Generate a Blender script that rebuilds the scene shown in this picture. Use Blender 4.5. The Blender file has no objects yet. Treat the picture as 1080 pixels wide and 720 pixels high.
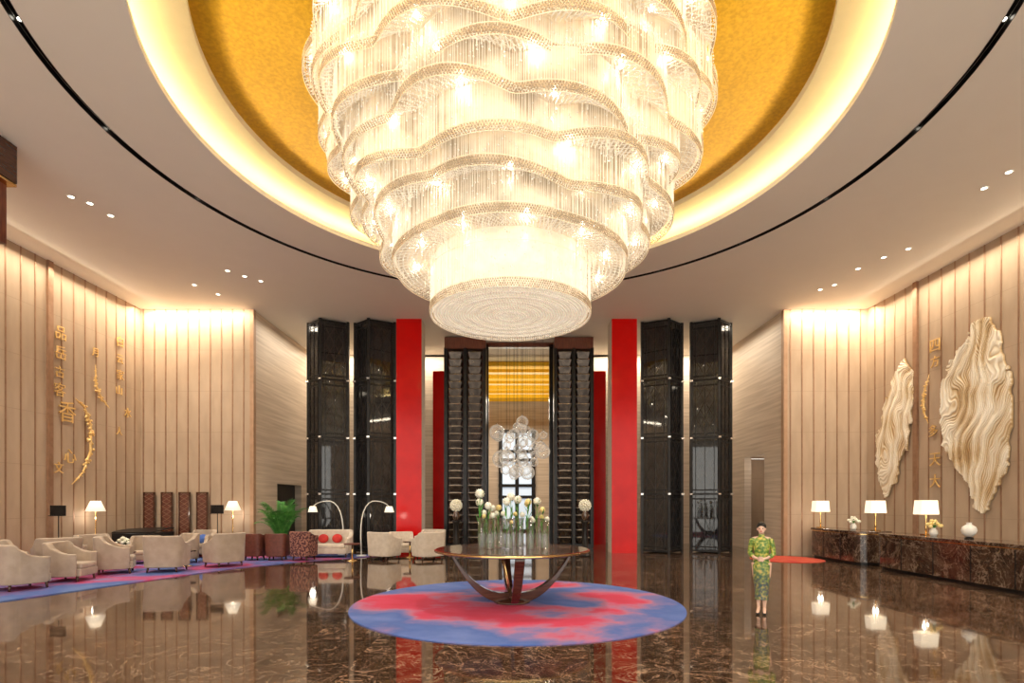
import bpy, math, random
import numpy as np
from mathutils import Vector, Matrix, Euler, noise
random.seed(7); np.random.seed(7)
PI=math.pi
C=bpy.context.scene.collection
try:
    bpy.context.scene.view_settings.view_transform='Standard'
except Exception: pass
F=576.0; CZ=2.0
def X(x,d): return (x-540)/F*d
def Z(y,d): return CZ+(530-y)/F*d

# ---------------------------------------------------------------- materials
MATS={}
def nmat(name,c1,c2=None,scale=5,rough=.5,metal=0,emit=None,es=0,bump=0,stretch=(1,1,1),coat=0,alpha=1,trans=0,detail=3,spec=.5,ior=1.45,lo=.35,hi=.65,sheen=0):
    if name in MATS: return MATS[name]
    m=bpy.data.materials.new(name); m.use_nodes=True
    nt=m.node_tree; b=nt.nodes['Principled BSDF']
    c2=c2 or tuple(min(1,c*1.15+.004) for c in c1)
    tc=nt.nodes.new('ShaderNodeTexCoord'); mp=nt.nodes.new('ShaderNodeMapping')
    mp.inputs['Scale'].default_value=stretch
    nz=nt.nodes.new('ShaderNodeTexNoise'); nz.inputs['Scale'].default_value=scale; nz.inputs['Detail'].default_value=detail
    rp=nt.nodes.new('ShaderNodeValToRGB'); rp.color_ramp.elements[0].position=lo; rp.color_ramp.elements[1].position=hi
    rp.color_ramp.elements[0].color=(*c1,1); rp.color_ramp.elements[1].color=(*c2,1)
    L=nt.links.new
    L(tc.outputs['Object'],mp.inputs[0]); L(mp.outputs[0],nz.inputs['Vector']); L(nz.outputs[0],rp.inputs[0]); L(rp.outputs[0],b.inputs['Base Color'])
    b.inputs['Roughness'].default_value=rough; b.inputs['Metallic'].default_value=metal
    b.inputs['Coat Weight'].default_value=coat; b.inputs['Alpha'].default_value=alpha
    b.inputs['Transmission Weight'].default_value=trans; b.inputs['IOR'].default_value=ior
    b.inputs['Specular IOR Level'].default_value=spec; b.inputs['Sheen Weight'].default_value=sheen
    if emit:
        b.inputs['Emission Color'].default_value=(*emit,1); b.inputs['Emission Strength'].default_value=es
    if bump:
        bp=nt.nodes.new('ShaderNodeBump'); bp.inputs['Strength'].default_value=bump; bp.inputs['Distance'].default_value=.02
        L(nz.outputs[0],bp.inputs['Height']); L(bp.outputs[0],b.inputs['Normal'])
    MATS[name]=m; m['rp']=rp.name
    return m
def emat(name,c,s): return nmat(name,c,c,emit=c,es=s)

def marble(name,ca,cb,cc,vein,sc=1.3,tile=0,rough=.08,vs=.7,coat=.3,wd0=.014,spec=.6):
    m=bpy.data.materials.new(name); m.use_nodes=True; nt=m.node_tree; N=nt.nodes.new; L=nt.links.new
    b=nt.nodes['Principled BSDF']; tc=N('ShaderNodeTexCoord')
    vec=tc.outputs['Object']
    bk=None
    if tile:
        bk=N('ShaderNodeTexBrick'); bk.offset=0; bk.inputs['Scale'].default_value=1; bk.inputs['Brick Width'].default_value=tile; bk.inputs['Row Height'].default_value=tile
        bk.inputs['Mortar Size'].default_value=.006; bk.inputs['Color1'].default_value=(1,1,1,1); bk.inputs['Color2'].default_value=(.6,.6,.6,1); bk.inputs['Mortar'].default_value=(.35,.35,.35,1)
        L(vec,bk.inputs['Vector'])
        ad=N('ShaderNodeVectorMath'); ad.operation='MULTIPLY_ADD'; ad.inputs[1].default_value=(9,9,9)
        L(bk.outputs[0],ad.inputs[0]); L(tc.outputs['Object'],ad.inputs[2]); vec=ad.outputs[0]
    def noi(s,d,dist,r=.6):
        n=N('ShaderNodeTexNoise'); n.inputs['Scale'].default_value=s; n.inputs['Detail'].default_value=d; n.inputs['Distortion'].default_value=dist; n.inputs['Roughness'].default_value=r; L(vec,n.inputs['Vector']); return n
    n1=noi(sc,9,1.2,.68)
    r1=N('ShaderNodeValToRGB'); e=r1.color_ramp.elements
    e[0].position=.32; e[0].color=(*ca,1); e[1].position=.7; e[1].color=(*cc,1); x=e.new(.5); x.color=(*cb,1)
    L(n1.outputs[0],r1.inputs[0]); cur=r1.outputs[0]
    for s,wd,st in((sc*.45,wd0,vs),(sc*.9,wd0,vs*.8),(sc*2.1,wd0*.8,vs*.45)):
        n2=noi(s,7,2.2)
        r2=N('ShaderNodeValToRGB'); e=r2.color_ramp.elements
        e[0].position=.5-wd; e[0].color=(0,0,0,1); e[1].position=.5+wd; e[1].color=(0,0,0,1); x=e.new(.5); x.color=(1,1,1,1)
        mx=N('ShaderNodeMixRGB'); mx.inputs[2].default_value=(*vein,1); s_=N('ShaderNodeMath'); s_.operation='MULTIPLY'; s_.inputs[1].default_value=st
        L(n2.outputs[0],r2.inputs[0]); L(r2.outputs[0],s_.inputs[0]); L(s_.outputs[0],mx.inputs[0]); L(cur,mx.inputs[1]); cur=mx.outputs[0]
    if bk:
        mu=N('ShaderNodeMixRGB'); mu.blend_type='MULTIPLY'; mu.inputs[0].default_value=.9; L(cur,mu.inputs[1]); L(bk.outputs[0],mu.inputs[2]); cur=mu.outputs[0]
    L(cur,b.inputs['Base Color'])
    b.inputs['Roughness'].default_value=rough; b.inputs['Specular IOR Level'].default_value=spec; b.inputs['Coat Weight'].default_value=coat; b.inputs['Coat Roughness'].default_value=.02
    return m
def rug_mat(name,scale,seed,cols,rg=.55,det=9,radial=0):
    m=bpy.data.materials.new(name); m.use_nodes=True; nt=m.node_tree; N=nt.nodes.new; L=nt.links.new
    b=nt.nodes['Principled BSDF']; tc=N('ShaderNodeTexCoord'); mp=N('ShaderNodeMapping'); mp.inputs['Location'].default_value=(seed,seed*.7,0); mp.inputs['Scale'].default_value=(1,1.2,1)
    n=N('ShaderNodeTexNoise'); n.inputs['Scale'].default_value=scale; n.inputs['Detail'].default_value=det; n.inputs['Roughness'].default_value=rg; n.inputs['Distortion'].default_value=.2
    r=N('ShaderNodeValToRGB'); e=r.color_ramp.elements
    e[0].position=cols[0][0]; e[0].color=(*cols[0][1],1); e[1].position=cols[-1][0]; e[1].color=(*cols[-1][1],1)
    for p,c in cols[1:-1]: x=e.new(p); x.color=(*c,1)
    n2=N('ShaderNodeTexNoise'); n2.inputs['Scale'].default_value=180; bp=N('ShaderNodeBump'); bp.inputs['Strength'].default_value=.3
    L(tc.outputs['Object'],mp.inputs[0]); L(mp.outputs[0],n.inputs['Vector']); fac=n.outputs[0]
    if radial:
        ln=N('ShaderNodeVectorMath'); ln.operation='LENGTH'; L(tc.outputs['Object'],ln.inputs[0])
        mr=N('ShaderNodeMapRange'); mr.inputs[1].default_value=.8; mr.inputs[2].default_value=3.2; mr.inputs[3].default_value=-radial; mr.inputs[4].default_value=radial
        ad=N('ShaderNodeMath'); ad.operation='ADD'; L(ln.outputs['Value'],mr.inputs[0]); L(mr.outputs[0],ad.inputs[0]); L(fac,ad.inputs[1]); fac=ad.outputs[0]
    L(fac,r.inputs[0]); L(r.outputs[0],b.inputs['Base Color'])
    L(tc.outputs['Object'],n2.inputs['Vector']); L(n2.outputs[0],bp.inputs['Height']); L(bp.outputs[0],b.inputs['Normal'])
    b.inputs['Roughness'].default_value=.95
    return m
def panel_mat(name,c1,c2,joint=1.55):
    m=nmat(name,c1,c2,scale=3,rough=.7,stretch=(1,1,.3))
    nt=m.node_tree; N=nt.nodes.new; L=nt.links.new; b=nt.nodes['Principled BSDF']
    tc=N('ShaderNodeTexCoord'); sp=N('ShaderNodeSeparateXYZ'); d=N('ShaderNodeMath'); d.operation='DIVIDE'; d.inputs[1].default_value=joint
    fr=N('ShaderNodeMath'); fr.operation='FRACT'; lt=N('ShaderNodeMath'); lt.operation='LESS_THAN'; lt.inputs[1].default_value=.008
    mx=N('ShaderNodeMixRGB'); mx.inputs[2].default_value=(*[c*.86 for c in c1],1)
    L(tc.outputs['Object'],sp.inputs[0]); L(sp.outputs[2],d.inputs[0]); L(d.outputs[0],fr.inputs[0]); L(fr.outputs[0],lt.inputs[0]); L(lt.outputs[0],mx.inputs[0])
    L(nt.nodes[m['rp']].outputs[0],mx.inputs[1]); L(mx.outputs[0],b.inputs['Base Color'])
    return m

M_floor=marble('polished_brown_marble',(.022,.010,.006),(.068,.033,.018),(.17,.095,.055),(.58,.40,.27),sc=1.8,tile=1.0,rough=.06,vs=.75,coat=.3,wd0=.009,spec=.5)
M_panel=panel_mat('beige_fabric_panel',(.42,.305,.21),(.47,.345,.24))
M_ceil=nmat('ceiling_paint',(.90,.86,.77),(.91,.87,.78),scale=2,rough=.8)
M_cove=nmat('cove_cream_paint',(.84,.75,.53),(.86,.77,.55),rough=.7)
M_gold=nmat('gold_leaf',(.74,.42,.012),(.90,.57,.025),scale=16,rough=.45,metal=.25,bump=.05,detail=8)
M_bronze=nmat('bronze_strip',(.30,.17,.10),(.36,.21,.13),rough=.4,metal=.4)
M_corner=nmat('bronze_corner_edge',(.40,.24,.14),(.46,.28,.17),rough=.5,metal=.1)
M_trav=nmat('striped_travertine',(.49,.39,.295),(.64,.53,.42),scale=1.5,stretch=(.25,.25,7),rough=.4,detail=6,spec=.3)
M_dmarb=marble('dark_emperador_marble',(.022,.011,.007),(.055,.028,.018),(.13,.075,.05),(.45,.33,.24),sc=1.3,rough=.12,vs=.5,coat=.1)
M_red=nmat('red_lacquer_glass',(.56,.003,.003),(.66,.006,.004),scale=1.2,rough=.18,detail=6,spec=.22)
M_black=nmat('black_metal',(.012,.011,.011),(.025,.022,.02),rough=.3,metal=.3,spec=.3)
M_dglass=nmat('smoked_glass',(.010,.010,.012),(.028,.026,.026),scale=3,rough=.03,alpha=.82,spec=.8)
M_steel=nmat('polished_steel',(.6,.58,.55),(.7,.68,.65),rough=.2,metal=1)
M_dwood=nmat('dark_walnut',(.05,.018,.010),(.09,.035,.018),scale=3,stretch=(1,1,8),rough=.2,coat=.5)
M_rwood=nmat('red_brown_wood',(.13,.035,.02),(.2,.06,.03),scale=3,stretch=(6,6,1),rough=.3,coat=.3)
M_brass=nmat('brass',(.75,.5,.2),(.85,.6,.28),rough=.25,metal=1)
M_edge=nmat('aged_bronze_edge',(.14,.10,.07),(.22,.16,.11),rough=.3,metal=.8)
M_wire=nmat('champagne_wire',(.9,.78,.56),(.98,.88,.68),rough=.3,metal=.4,emit=(1,.87,.64),es=.25)  # faint emission added, the wire is no light source
M_taupe=nmat('taupe_velvet',(.37,.285,.215),(.44,.345,.265),scale=4,rough=.85,sheen=.2)
M_cream=nmat('cream_upholstery',(.56,.47,.38),(.64,.55,.46),scale=8,rough=.8,sheen=.2)
M_rbrown=nmat('russet_leather',(.12,.035,.022),(.17,.05,.03),scale=12,rough=.45)
M_patt=nmat('patterned_brown_fabric',(.07,.02,.025),(.32,.14,.10),scale=16,rough=.8,lo=.47,hi=.53)
M_redc=nmat('red_cushion_fabric',(.45,.02,.02),(.55,.04,.03),rough=.8)
M_bluec=nmat('blue_cushion_fabric',(.05,.12,.4),(.08,.16,.5),rough=.8)
M_shade=nmat('lit_lamp_shade',(.9,.8,.62),(.95,.86,.7),emit=(1,.88,.68),es=.85,rough=.9)
M_white=nmat('white_ceramic',(.8,.78,.72),(.86,.84,.78),rough=.3)
M_leaf=nmat('green_leaf',(.03,.15,.02),(.10,.34,.06),scale=8,rough=.5)
M_stem=nmat('green_stem',(.10,.28,.05),(.18,.42,.08),rough=.5)
M_yel=nmat('yellow_petals',(.88,.62,.18),(.95,.82,.42),scale=30,rough=.6)
M_wpet=nmat('white_petals',(.88,.84,.66),(.95,.93,.82),scale=30,rough=.6)
M_glass=nmat('clear_glass',(.9,.95,.95),(.95,.97,.97),rough=.02,trans=1,alpha=.3)
M_goldch=nmat('gilt_metal',(.74,.46,.15),(.86,.60,.26),rough=.35,metal=.4)
M_crys=nmat('crystal_bead',(.92,.85,.72),(1,.97,.9),scale=4,rough=.08,spec=1,metal=.2,emit=(1,.89,.70),es=.26)  # emission put into the beads, stands in for light caught by crystal
M_crysg=nmat('champagne_crystal_bead',(.50,.35,.21),(.80,.64,.43),scale=2.6,rough=.12,spec=1,metal=.35,emit=(1,.8,.52),es=.08)  # low emission added to brighten the rim beads
M_string=nmat('crystal_string',(.95,.88,.74),(1,.95,.84),rough=.15,metal=.3,emit=(1,.9,.70),es=.38)  # strings brightened by emission in the material
M_bulb=emat('lit_bulb',(1,.92,.76),110)
M_strip=emat('led_strip',(1,.80,.42),22)
M_strip2=emat('led_strip_gold',(1,.84,.46),90)
M_lens=emat('downlight_lens',(1,.92,.76),6)
M_brz2=nmat('dark_bronze_gloss',(.03,.022,.018),(.08,.06,.045),rough=.22,metal=.7)
M_diff=nmat('glow_shell_champagne',(.40,.29,.18),(.90,.78,.60),scale=1.5,rough=.4,metal=.15,emit=(1,.84,.58),es=.20,detail=8,lo=.38,hi=.6)  # emissive colour for the added shell inside the tiers
M_diff0=nmat('glow_shell_drum',(.66,.55,.42),(.84,.74,.58),scale=5,rough=.45,emit=(1,.88,.68),es=.42)  # same added shell glow, brighter for the drum

# ---------------------------------------------------------------- mesh builder
class MB:
    def __init__(s): s.v=[];s.f=[];s.m=[];s.s=[]
    def add(s,vs,fs,mi=0,sm=False,M=None):
        o=len(s.v)
        s.v+= [tuple(M@Vector(p)) for p in vs] if M is not None else [tuple(p) for p in vs]
        s.f+=[tuple(i+o for i in f) for f in fs]; s.m+=[mi]*len(fs); s.s+=[sm]*len(fs); return s
    def box(s,c,z,mi=0,rz=0,M=None):
        x,y,w=z[0]/2,z[1]/2,z[2]/2
        vs=[(a*x,b*y,k*w) for k in(-1,1) for a,b in((-1,-1),(1,-1),(1,1),(-1,1))]
        fs=[(3,2,1,0),(4,5,6,7),(0,1,5,4),(1,2,6,5),(2,3,7,6),(3,0,4,7)]
        T=Matrix.Translation(c)@Matrix.Rotation(rz,4,'Z')
        if M is not None: T=M@T
        return s.add(vs,fs,mi,False,T)
    def frust(s,c,w0,w1,h,mi=0,d=1):
        x,y,z=c; vs=[(x+a*w/2,y+b*w/2*d,z+zz) for w,zz in((w0,0),(w1,h)) for a,b in((-1,-1),(1,-1),(1,1),(-1,1))]
        return s.add(vs,[(3,2,1,0),(4,5,6,7),(0,1,5,4),(1,2,6,5),(2,3,7,6),(3,0,4,7)],mi)
    def bar(s,p,q,w,mi=0,h=None):
        p=Vector(p);q=Vector(q);d=q-p;l=d.length;R=d.to_track_quat('Z','Y').to_matrix().to_4x4()
        return s.box((0,0,0),(w,h or w,l),mi,0,Matrix.Translation((p+q)/2)@R)
    def lathe(s,prof,c=(0,0,0),seg=24,mi=0,sm=True,M=None):
        vs=[];fs=[];n=len(prof)
        for r,z in prof:
            for i in range(seg):
                a=2*PI*i/seg; vs.append((c[0]+r*math.cos(a),c[1]+r*math.sin(a),c[2]+z))
        for j in range(n-1):
            for i in range(seg):
                k=(i+1)%seg; fs.append((j*seg+i,j*seg+k,(j+1)*seg+k,(j+1)*seg+i))
        if prof[0][0]>1e-4: fs.append(tuple(reversed(range(seg))))
        if prof[-1][0]>1e-4: fs.append(tuple((n-1)*seg+i for i in range(seg)))
        return s.add(vs,fs,mi,sm,M)
    def tube(s,pts,rs,seg=8,mi=0,closed=False,M=None,sm=True):
        pts=[Vector(p) for p in pts]; n=len(pts)
        if not hasattr(rs,'__len__'): rs=[rs]*n
        vs=[];fs=[];up=None
        for j,p in enumerate(pts):
            if closed: t=pts[(j+1)%n]-pts[j-1]
            else: t=pts[min(j+1,n-1)]-pts[max(j-1,0)]
            t.normalize()
            if up is None:
                up=Vector((0,0,1)) if abs(t.z)<.9 else Vector((0,1,0))
            a=(up-t*up.dot(t)).normalized(); up=a; b=t.cross(a)
            r=rs[j]; r1,r2=(r if hasattr(r,'__len__') else (r,r))
            for i in range(seg):
                th=2*PI*i/seg; vs.append(p+a*r1*math.cos(th)+b*r2*math.sin(th))
        for j in range(n if closed else n-1):
            k2=(j+1)%n
            for i in range(seg):
                k=(i+1)%seg; fs.append((j*seg+i,j*seg+k,k2*seg+k,k2*seg+i))
        if not closed:
            fs.append(tuple(reversed(range(seg)))); fs.append(tuple((n-1)*seg+i for i in range(seg)))
        return s.add(vs,fs,mi,sm,M)
    def ell(s,c,r,seg=16,rings=10,mi=0,M=None):
        if not hasattr(r,'__len__'): r=(r,r,r)
        vs=[(c[0],c[1],c[2]-r[2])];fs=[]
        for j in range(1,rings):
            p=-PI/2+PI*j/rings
            for i in range(seg):
                a=2*PI*i/seg; vs.append((c[0]+r[0]*math.cos(p)*math.cos(a),c[1]+r[1]*math.cos(p)*math.sin(a),c[2]+r[2]*math.sin(p)))
        vs.append((c[0],c[1],c[2]+r[2])); t=len(vs)-1
        for i in range(seg):
            k=(i+1)%seg; fs.append((0,1+k,1+i)); fs.append((t,1+(rings-2)*seg+i,1+(rings-2)*seg+k))
            for j in range(rings-2): fs.append((1+j*seg+i,1+j*seg+k,1+(j+1)*seg+k,1+(j+1)*seg+i))
        return s.add(vs,fs,mi,True,M)
    def prism(s,poly,z0,z1,mi=0,M=None,sm=False):
        n=len(poly); vs=[(x,y,z0) for x,y in poly]+[(x,y,z1) for x,y in poly]
        fs=[tuple(reversed(range(n))),tuple(range(n,2*n))]+[(i,(i+1)%n,n+(i+1)%n,n+i) for i in range(n)]
        return s.add(vs,fs,mi,sm,M)
    def lathe_ring(s,r0,r1,z0,z1,mi=0,seg=128):
        vs=[];fs=[]
        for r,z in((r0,z0),(r1,z0),(r1,z1),(r0,z1)):
            for i in range(seg):
                a=2*PI*i/seg; vs.append((r*math.cos(a),CY+r*math.sin(a),z))
        for j in range(4):
            for i in range(seg):
                k=(i+1)%seg; j2=(j+1)%4; fs.append((j*seg+i,j*seg+k,j2*seg+k,j2*seg+i))
        return s.add(vs,fs,mi)
    def obj(s,name,mats,parent=None,bevel=0,seg=2,label=None,kind=None,loc=None,sub=0):
        me=bpy.data.meshes.new(name); me.from_pydata(s.v,[],s.f)
        for m in (mats if isinstance(mats,(list,tuple)) else [mats]): me.materials.append(m)
        me.polygons.foreach_set('material_index',s.m); me.polygons.foreach_set('use_smooth',s.s); me.update()
        o=bpy.data.objects.new(name,me); C.objects.link(o)
        if parent: o.parent=parent
        if loc: o.location=loc
        if bevel:
            b=o.modifiers.new('bevel','BEVEL'); b.width=bevel; b.segments=seg; b.limit_method='ANGLE'; b.angle_limit=.6
        if label: o['label']=label
        if kind: o['kind']=kind
        return o
def thing(name,label,cat,loc=(0,0,0),rz=0,group=None,sc=1):
    e=bpy.data.objects.new(name,None); e.empty_display_size=.2; C.objects.link(e)
    e.location=loc; e.rotation_euler=(0,0,rz); e.scale=(sc,sc,sc); e['label']=label; e['category']=cat
    if group: e['group']=group
    return e
def dup(o,loc,rz=0,sc=None,label=None,parent=None):
    c=o.copy(); C.objects.link(c)
    if parent: c.parent=parent
    else:
        c.location=loc; c.rotation_euler=(0,0,rz)
        if sc: c.scale=(sc,sc,sc)
        if label: c['label']=label
    for ch in o.children: dup(ch,None,parent=c)
    return c
def single(o,label,cat,group=None):
    o['label']=label;o['category']=cat
    if group:o['group']=group
    return o
def struct(o): o['kind']='structure'; return o
def light(kind,name,loc,power,col=(1,.9,.76),size=.1,sy=None,rot=(0,0,0),spot=None,blend=.6):
    l=bpy.data.lights.new(name,kind); l.energy=power; l.color=col
    if kind=='AREA':
        l.shape='RECTANGLE' if sy else 'SQUARE'; l.size=size
        if sy: l.size_y=sy
    else: l.shadow_soft_size=size
    if kind=='SPOT': l.spot_size=spot or 1.2; l.spot_blend=blend
    o=bpy.data.objects.new(name,l); o.location=loc; o.rotation_euler=rot; C.objects.link(o); return o

# ---------------------------------------------------------------- camera / world
cam=bpy.data.cameras.new('camera'); cam.sensor_width=36; cam.lens=19.2; cam.shift_y=170/1080; cam.clip_start=.05; cam.clip_end=200
co=bpy.data.objects.new('camera',cam); co.location=(0,0,CZ); co.rotation_euler=(PI/2,0,0); C.objects.link(co); bpy.context.scene.camera=co
w=bpy.data.worlds.new('w'); bpy.context.scene.world=w; w.use_nodes=True
w.node_tree.nodes['Background'].inputs[0].default_value=(1,.96,.87,1); w.node_tree.nodes['Background'].inputs[1].default_value=3.3

# ---------------------------------------------------------------- shell
H=9.3; CY=10.8
XL,XR=-14.0,13.4; YB=20.6; ML,MR=-9.8,10.3; YF=27.0
struct(MB().box((0,17,-.05),(34,46,.1)).obj('floor',M_floor))
def ring_to_rect(r,x0,x1,y0,y1,z,th):
    angs=sorted([2*PI*i/128 for i in range(128)]+[math.atan2(y-CY,x)%(2*PI) for x in(x0,x1) for y in(y0,y1)])
    vs=[];n=len(angs)
    for zz in (z,z+th):
        for a in angs:
            ca,sa=math.cos(a),math.sin(a); t=1e9
            if ca>1e-6:t=min(t,x1/ca)
            if ca<-1e-6:t=min(t,x0/ca)
            if sa>1e-6:t=min(t,(y1-CY)/sa)
            if sa<-1e-6:t=min(t,(y0-CY)/sa)
            vs.append((r*ca,CY+r*sa,zz)); vs.append((t*ca,CY+t*sa,zz))
    fs=[]
    for i in range(n):
        k=(i+1)%n
        fs.append((2*i,2*k,2*k+1,2*i+1)); fs.append((2*n+2*i,2*n+2*i+1,2*n+2*k+1,2*n+2*k)); fs.append((2*i,2*n+2*i,2*n+2*k,2*k))
    return MB().add(vs,fs)
struct(ring_to_rect(7.98,-14.8,14.4,-5,YF+.2,H,.12).obj('ceiling',M_ceil))
struct(MB().lathe_ring(6.3,7.85,H,H+.12).obj('trim_1',M_ceil,label='plaster ring between slot and cove'))
struct(MB().lathe_ring(7.7,8.1,H+.3,H+.4).lathe_ring(7.98,8.03,H+.12,H+.3).lathe_ring(7.8,7.85,H+.12,H+.3).obj('trim_2',M_black,label='dark slot channel lining'))
struct(MB().lathe_ring(7.845,7.855,H-.005,H+.1).lathe_ring(7.975,7.985,H-.005,H+.1).obj('trim_3',M_black,label='dark slot edge'))
struct(MB().lathe_ring(5.6,7.2,H+.5,H+.62).lathe_ring(7.1,7.2,H+.13,H+.49).obj('trim_4',M_cove,label='cream cove ring'))
struct(MB().lathe_ring(5.56,5.6,H+.47,H+.75).obj('trim_5',M_cove))
mb=MB(); prof=[(6.2,H+.6),(6.15,H+.9),(5.95,H+1.25),(5.5,H+1.6),(4.8,H+1.85),(3.8,H+2.0),(2,H+2.1),(.01,H+2.12)]
mb.lathe(prof[::-1],(0,CY,0),96); o=struct(mb.obj('trim_6',M_gold,label='gold leaf ceiling dome'))
def ringstrip(r,z,m,name,lab):
    mb=MB(); mb.tube([(r*math.cos(2*PI*i/96),CY+r*math.sin(2*PI*i/96),z) for i in range(96)],.03,6,closed=True)
    return single(mb.obj(name,m),lab,'light')
ringstrip(6.55,H+.2,M_strip,'cove_light_strip','warm led strip hidden in cream ceiling cove')
ringstrip(5.8,H+.72,M_strip2,'cove_light_strip','warm led strip washing the gold ceiling dome')

def panel_wall(name,p0,p1,h,pitch,nrm,mats=(M_panel,M_bronze),off=0,big=()):
    p0=Vector((*p0,0));p1=Vector((*p1,0)); d=p1-p0; L=d.length; d.normalize(); n=Vector((*nrm,0)); rz=math.atan2(d.y,d.x)
    mb=MB(); c=(p0+p1)/2-n*.1; mb.box((c.x,c.y,h/2),(L,.2,h),0,rz)
    k=int(L/pitch)
    for i in range(k+1):
        q=p0+d*(off+i*pitch)+n*.006
        if (off+i*pitch)<L: mb.box((q.x,q.y,h/2),(.042 if i not in big else .18,.014 if i not in big else .14,h),1,rz)
    return struct(mb.obj(name,list(mats)))
panel_wall('wall_left',(XL,-5),(XL,YB),H+.3,.47,(1,0),off=.35,big=(45,))
panel_wall('wall_right',(XR,-5),(XR,YB),H+.3,.52,(-1,0),off=.2,big=(44,))
panel_wall('wall_left_recess',(XL,YB),(ML,YB),H+.3,.42,(0,-1),off=.1)
panel_wall('wall_right_recess',(MR,YB),(XR,YB),H+.3,.44,(0,-1),off=.2)
for i,(x,s) in enumerate(((ML,1),(MR,-1))):
    struct(MB().box((x,YB+.06,H/2-.01),(.14,.2,H-.02)).obj('trim_%d'%(7+i),M_corner))
def side(name,x,y0,y1,dy0,dy1,dz,s):
    mb=MB(); t=.3; cx=x-s*t/2
    mb.box((cx,(y0+dy0)/2,H/2),(t,dy0-y0,H)); mb.box((cx,(dy1+y1)/2,H/2),(t,y1-dy1,H)); mb.box((cx,(dy0+dy1)/2,(dz+H)/2),(t,dy1-dy0,H-dz))
    struct(mb.obj(name,M_trav))
side('wall_left_marble',ML,YB+.16,YF,22.8,25.4,2.8,1)
side('wall_right_marble',MR,YB+.16,YF,22.3,24.2,4.0,-1)
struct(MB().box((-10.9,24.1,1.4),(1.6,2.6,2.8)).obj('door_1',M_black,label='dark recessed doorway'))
struct(MB().box((12.2,23.3,2),(.2,3.4,4)).box((11.4,25.1,2),(1.8,.2,4)).box((11.4,21.5,2),(1.8,.2,4)).box((11.4,23.3,4.06),(1.8,3.4,.1)).obj('wall_side_passage',M_panel))
struct(MB().box(((ML-3.0)/2,YF+.15,H/2),(ML*-1-3.0,.3,H)).obj('wall_far_left',M_trav))
struct(MB().box(((MR+3.6)/2,YF+.15,H/2),(MR-3.6,.3,H)).obj('wall_far_right',M_trav))
mb=MB(); mb.box((0,33,9.25),(10,12,.1),0)
for i in range(4):
    y=28.6+i*2.8
    mb.box((0,y,9.14),(9.6,.5,.16),1); mb.box((0,y+.65,9.1),(9.6,.1,.24),1); mb.box((0,y-.65,9.1),(9.6,.1,.24),1)
struct(mb.obj('ceiling_corridor',[M_cove,M_gold]))
for i in range(3):
    light('AREA','corridor_light',(0,29.6+i*2.9,7.6),75,(1,.84,.55),6,2,(PI,0,0))
    light('AREA','corridor_downlight',(0,29.6+i*2.9,7.55),210,(1,.9,.74),4,.3)
panel_wall('wall_corridor_left',(-4.6,YF+.3),(-4.6,38.5),H,.8,(1,0))
panel_wall('wall_corridor_right',(4.9,YF+.3),(4.9,38.5),H,.8,(-1,0))
struct(MB().box((0,38.6,H/2),(12,.2,H)).obj('wall_far',M_trav))
M_pane=emat('daylit_pane',(.62,.74,.88),.6)
mb=MB(); mb.box((.35,38.4,3.5),(2.3,.06,7.0),0)
for i in range(3): mb.box((-.8+1.15*i,38.34,3.5),(.26,.12,7.0),1)
for z in (0.05,2.4,3.2,5.0,5.6,7.0): mb.box((.35,38.33,z),(2.6,.12,.22),1)
struct(mb.obj('window_1',[M_pane,M_black]))

# ---------------------------------------------------------------- wall lights
WC=(1,.86,.65)
light('AREA','cove_wall_wash',(XL+.55,9,9.24),800,WC,.3,23,(0,math.radians(-14),0))
light('AREA','cove_wall_wash',(XR-.55,9,9.24),800,WC,.3,23,(0,math.radians(14),0))
light('AREA','cove_wall_wash',((XL+ML)/2,YB-.45,9.24),170,WC,3.9,.25,(math.radians(14),0,0))
light('AREA','cove_wall_wash',((XR+MR)/2,YB-.45,9.24),135,WC,2.8,.25,(math.radians(14),0,0))
light('AREA','cove_wall_wash',(-6.4,26.4,9.2),240,(1,.88,.7),6,.2,(math.radians(10),0,0))
light('AREA','cove_wall_wash',(6.9,26.4,9.2),240,(1,.88,.7),6,.2,(math.radians(10),0,0))
light('AREA','marble_wash',(ML+.9,23.6,9.24),95,(1,.88,.7),.4,5,(0,math.radians(-10),0))
light('AREA','marble_wash',(MR-.9,23.6,9.24),95,(1,.88,.7),.4,5,(0,math.radians(10),0))
light('POINT','passage_light',(11.2,23.3,3.6),22,size=.1)
dl=[(75,207),(95,214),(117,227),(240,285),(258,291),(275,296),(1064,181),(1038,198),(958,262),(932,271),(905,283),(880,300),(865,305),(205,300),(230,310)]
first=None
for x,y in dl:
    d=(H-CZ)*F/(530-y)
    if not first:
        first=thing('downlight','small round recessed ceiling downlight','ceiling light',(X(x,d),d,H),0,'recessed ceiling downlights')
        MB().lathe([(.09,-.012),(.075,-.018),(.06,-.012),(.06,0)],seg=20).obj('trim_ring',M_white,first)
        MB().lathe([(.055,-.02),(.055,-.015)],seg=20).obj('lens',M_lens,first,label='glowing lens')
    else: dup(first,(X(x,d),d,H))
for x in (-11,-6.2,0,6.2,11):
    for y in (2,7,14.5,18.5):
        if x==0 and y in(7,14.5): continue
        light('SPOT','fill_spot',(x,y,9.15),450,(1,.92,.79),.12,spot=1.75,blend=.8)  # spots added for general fill, not tied to the downlight fixtures
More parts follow.
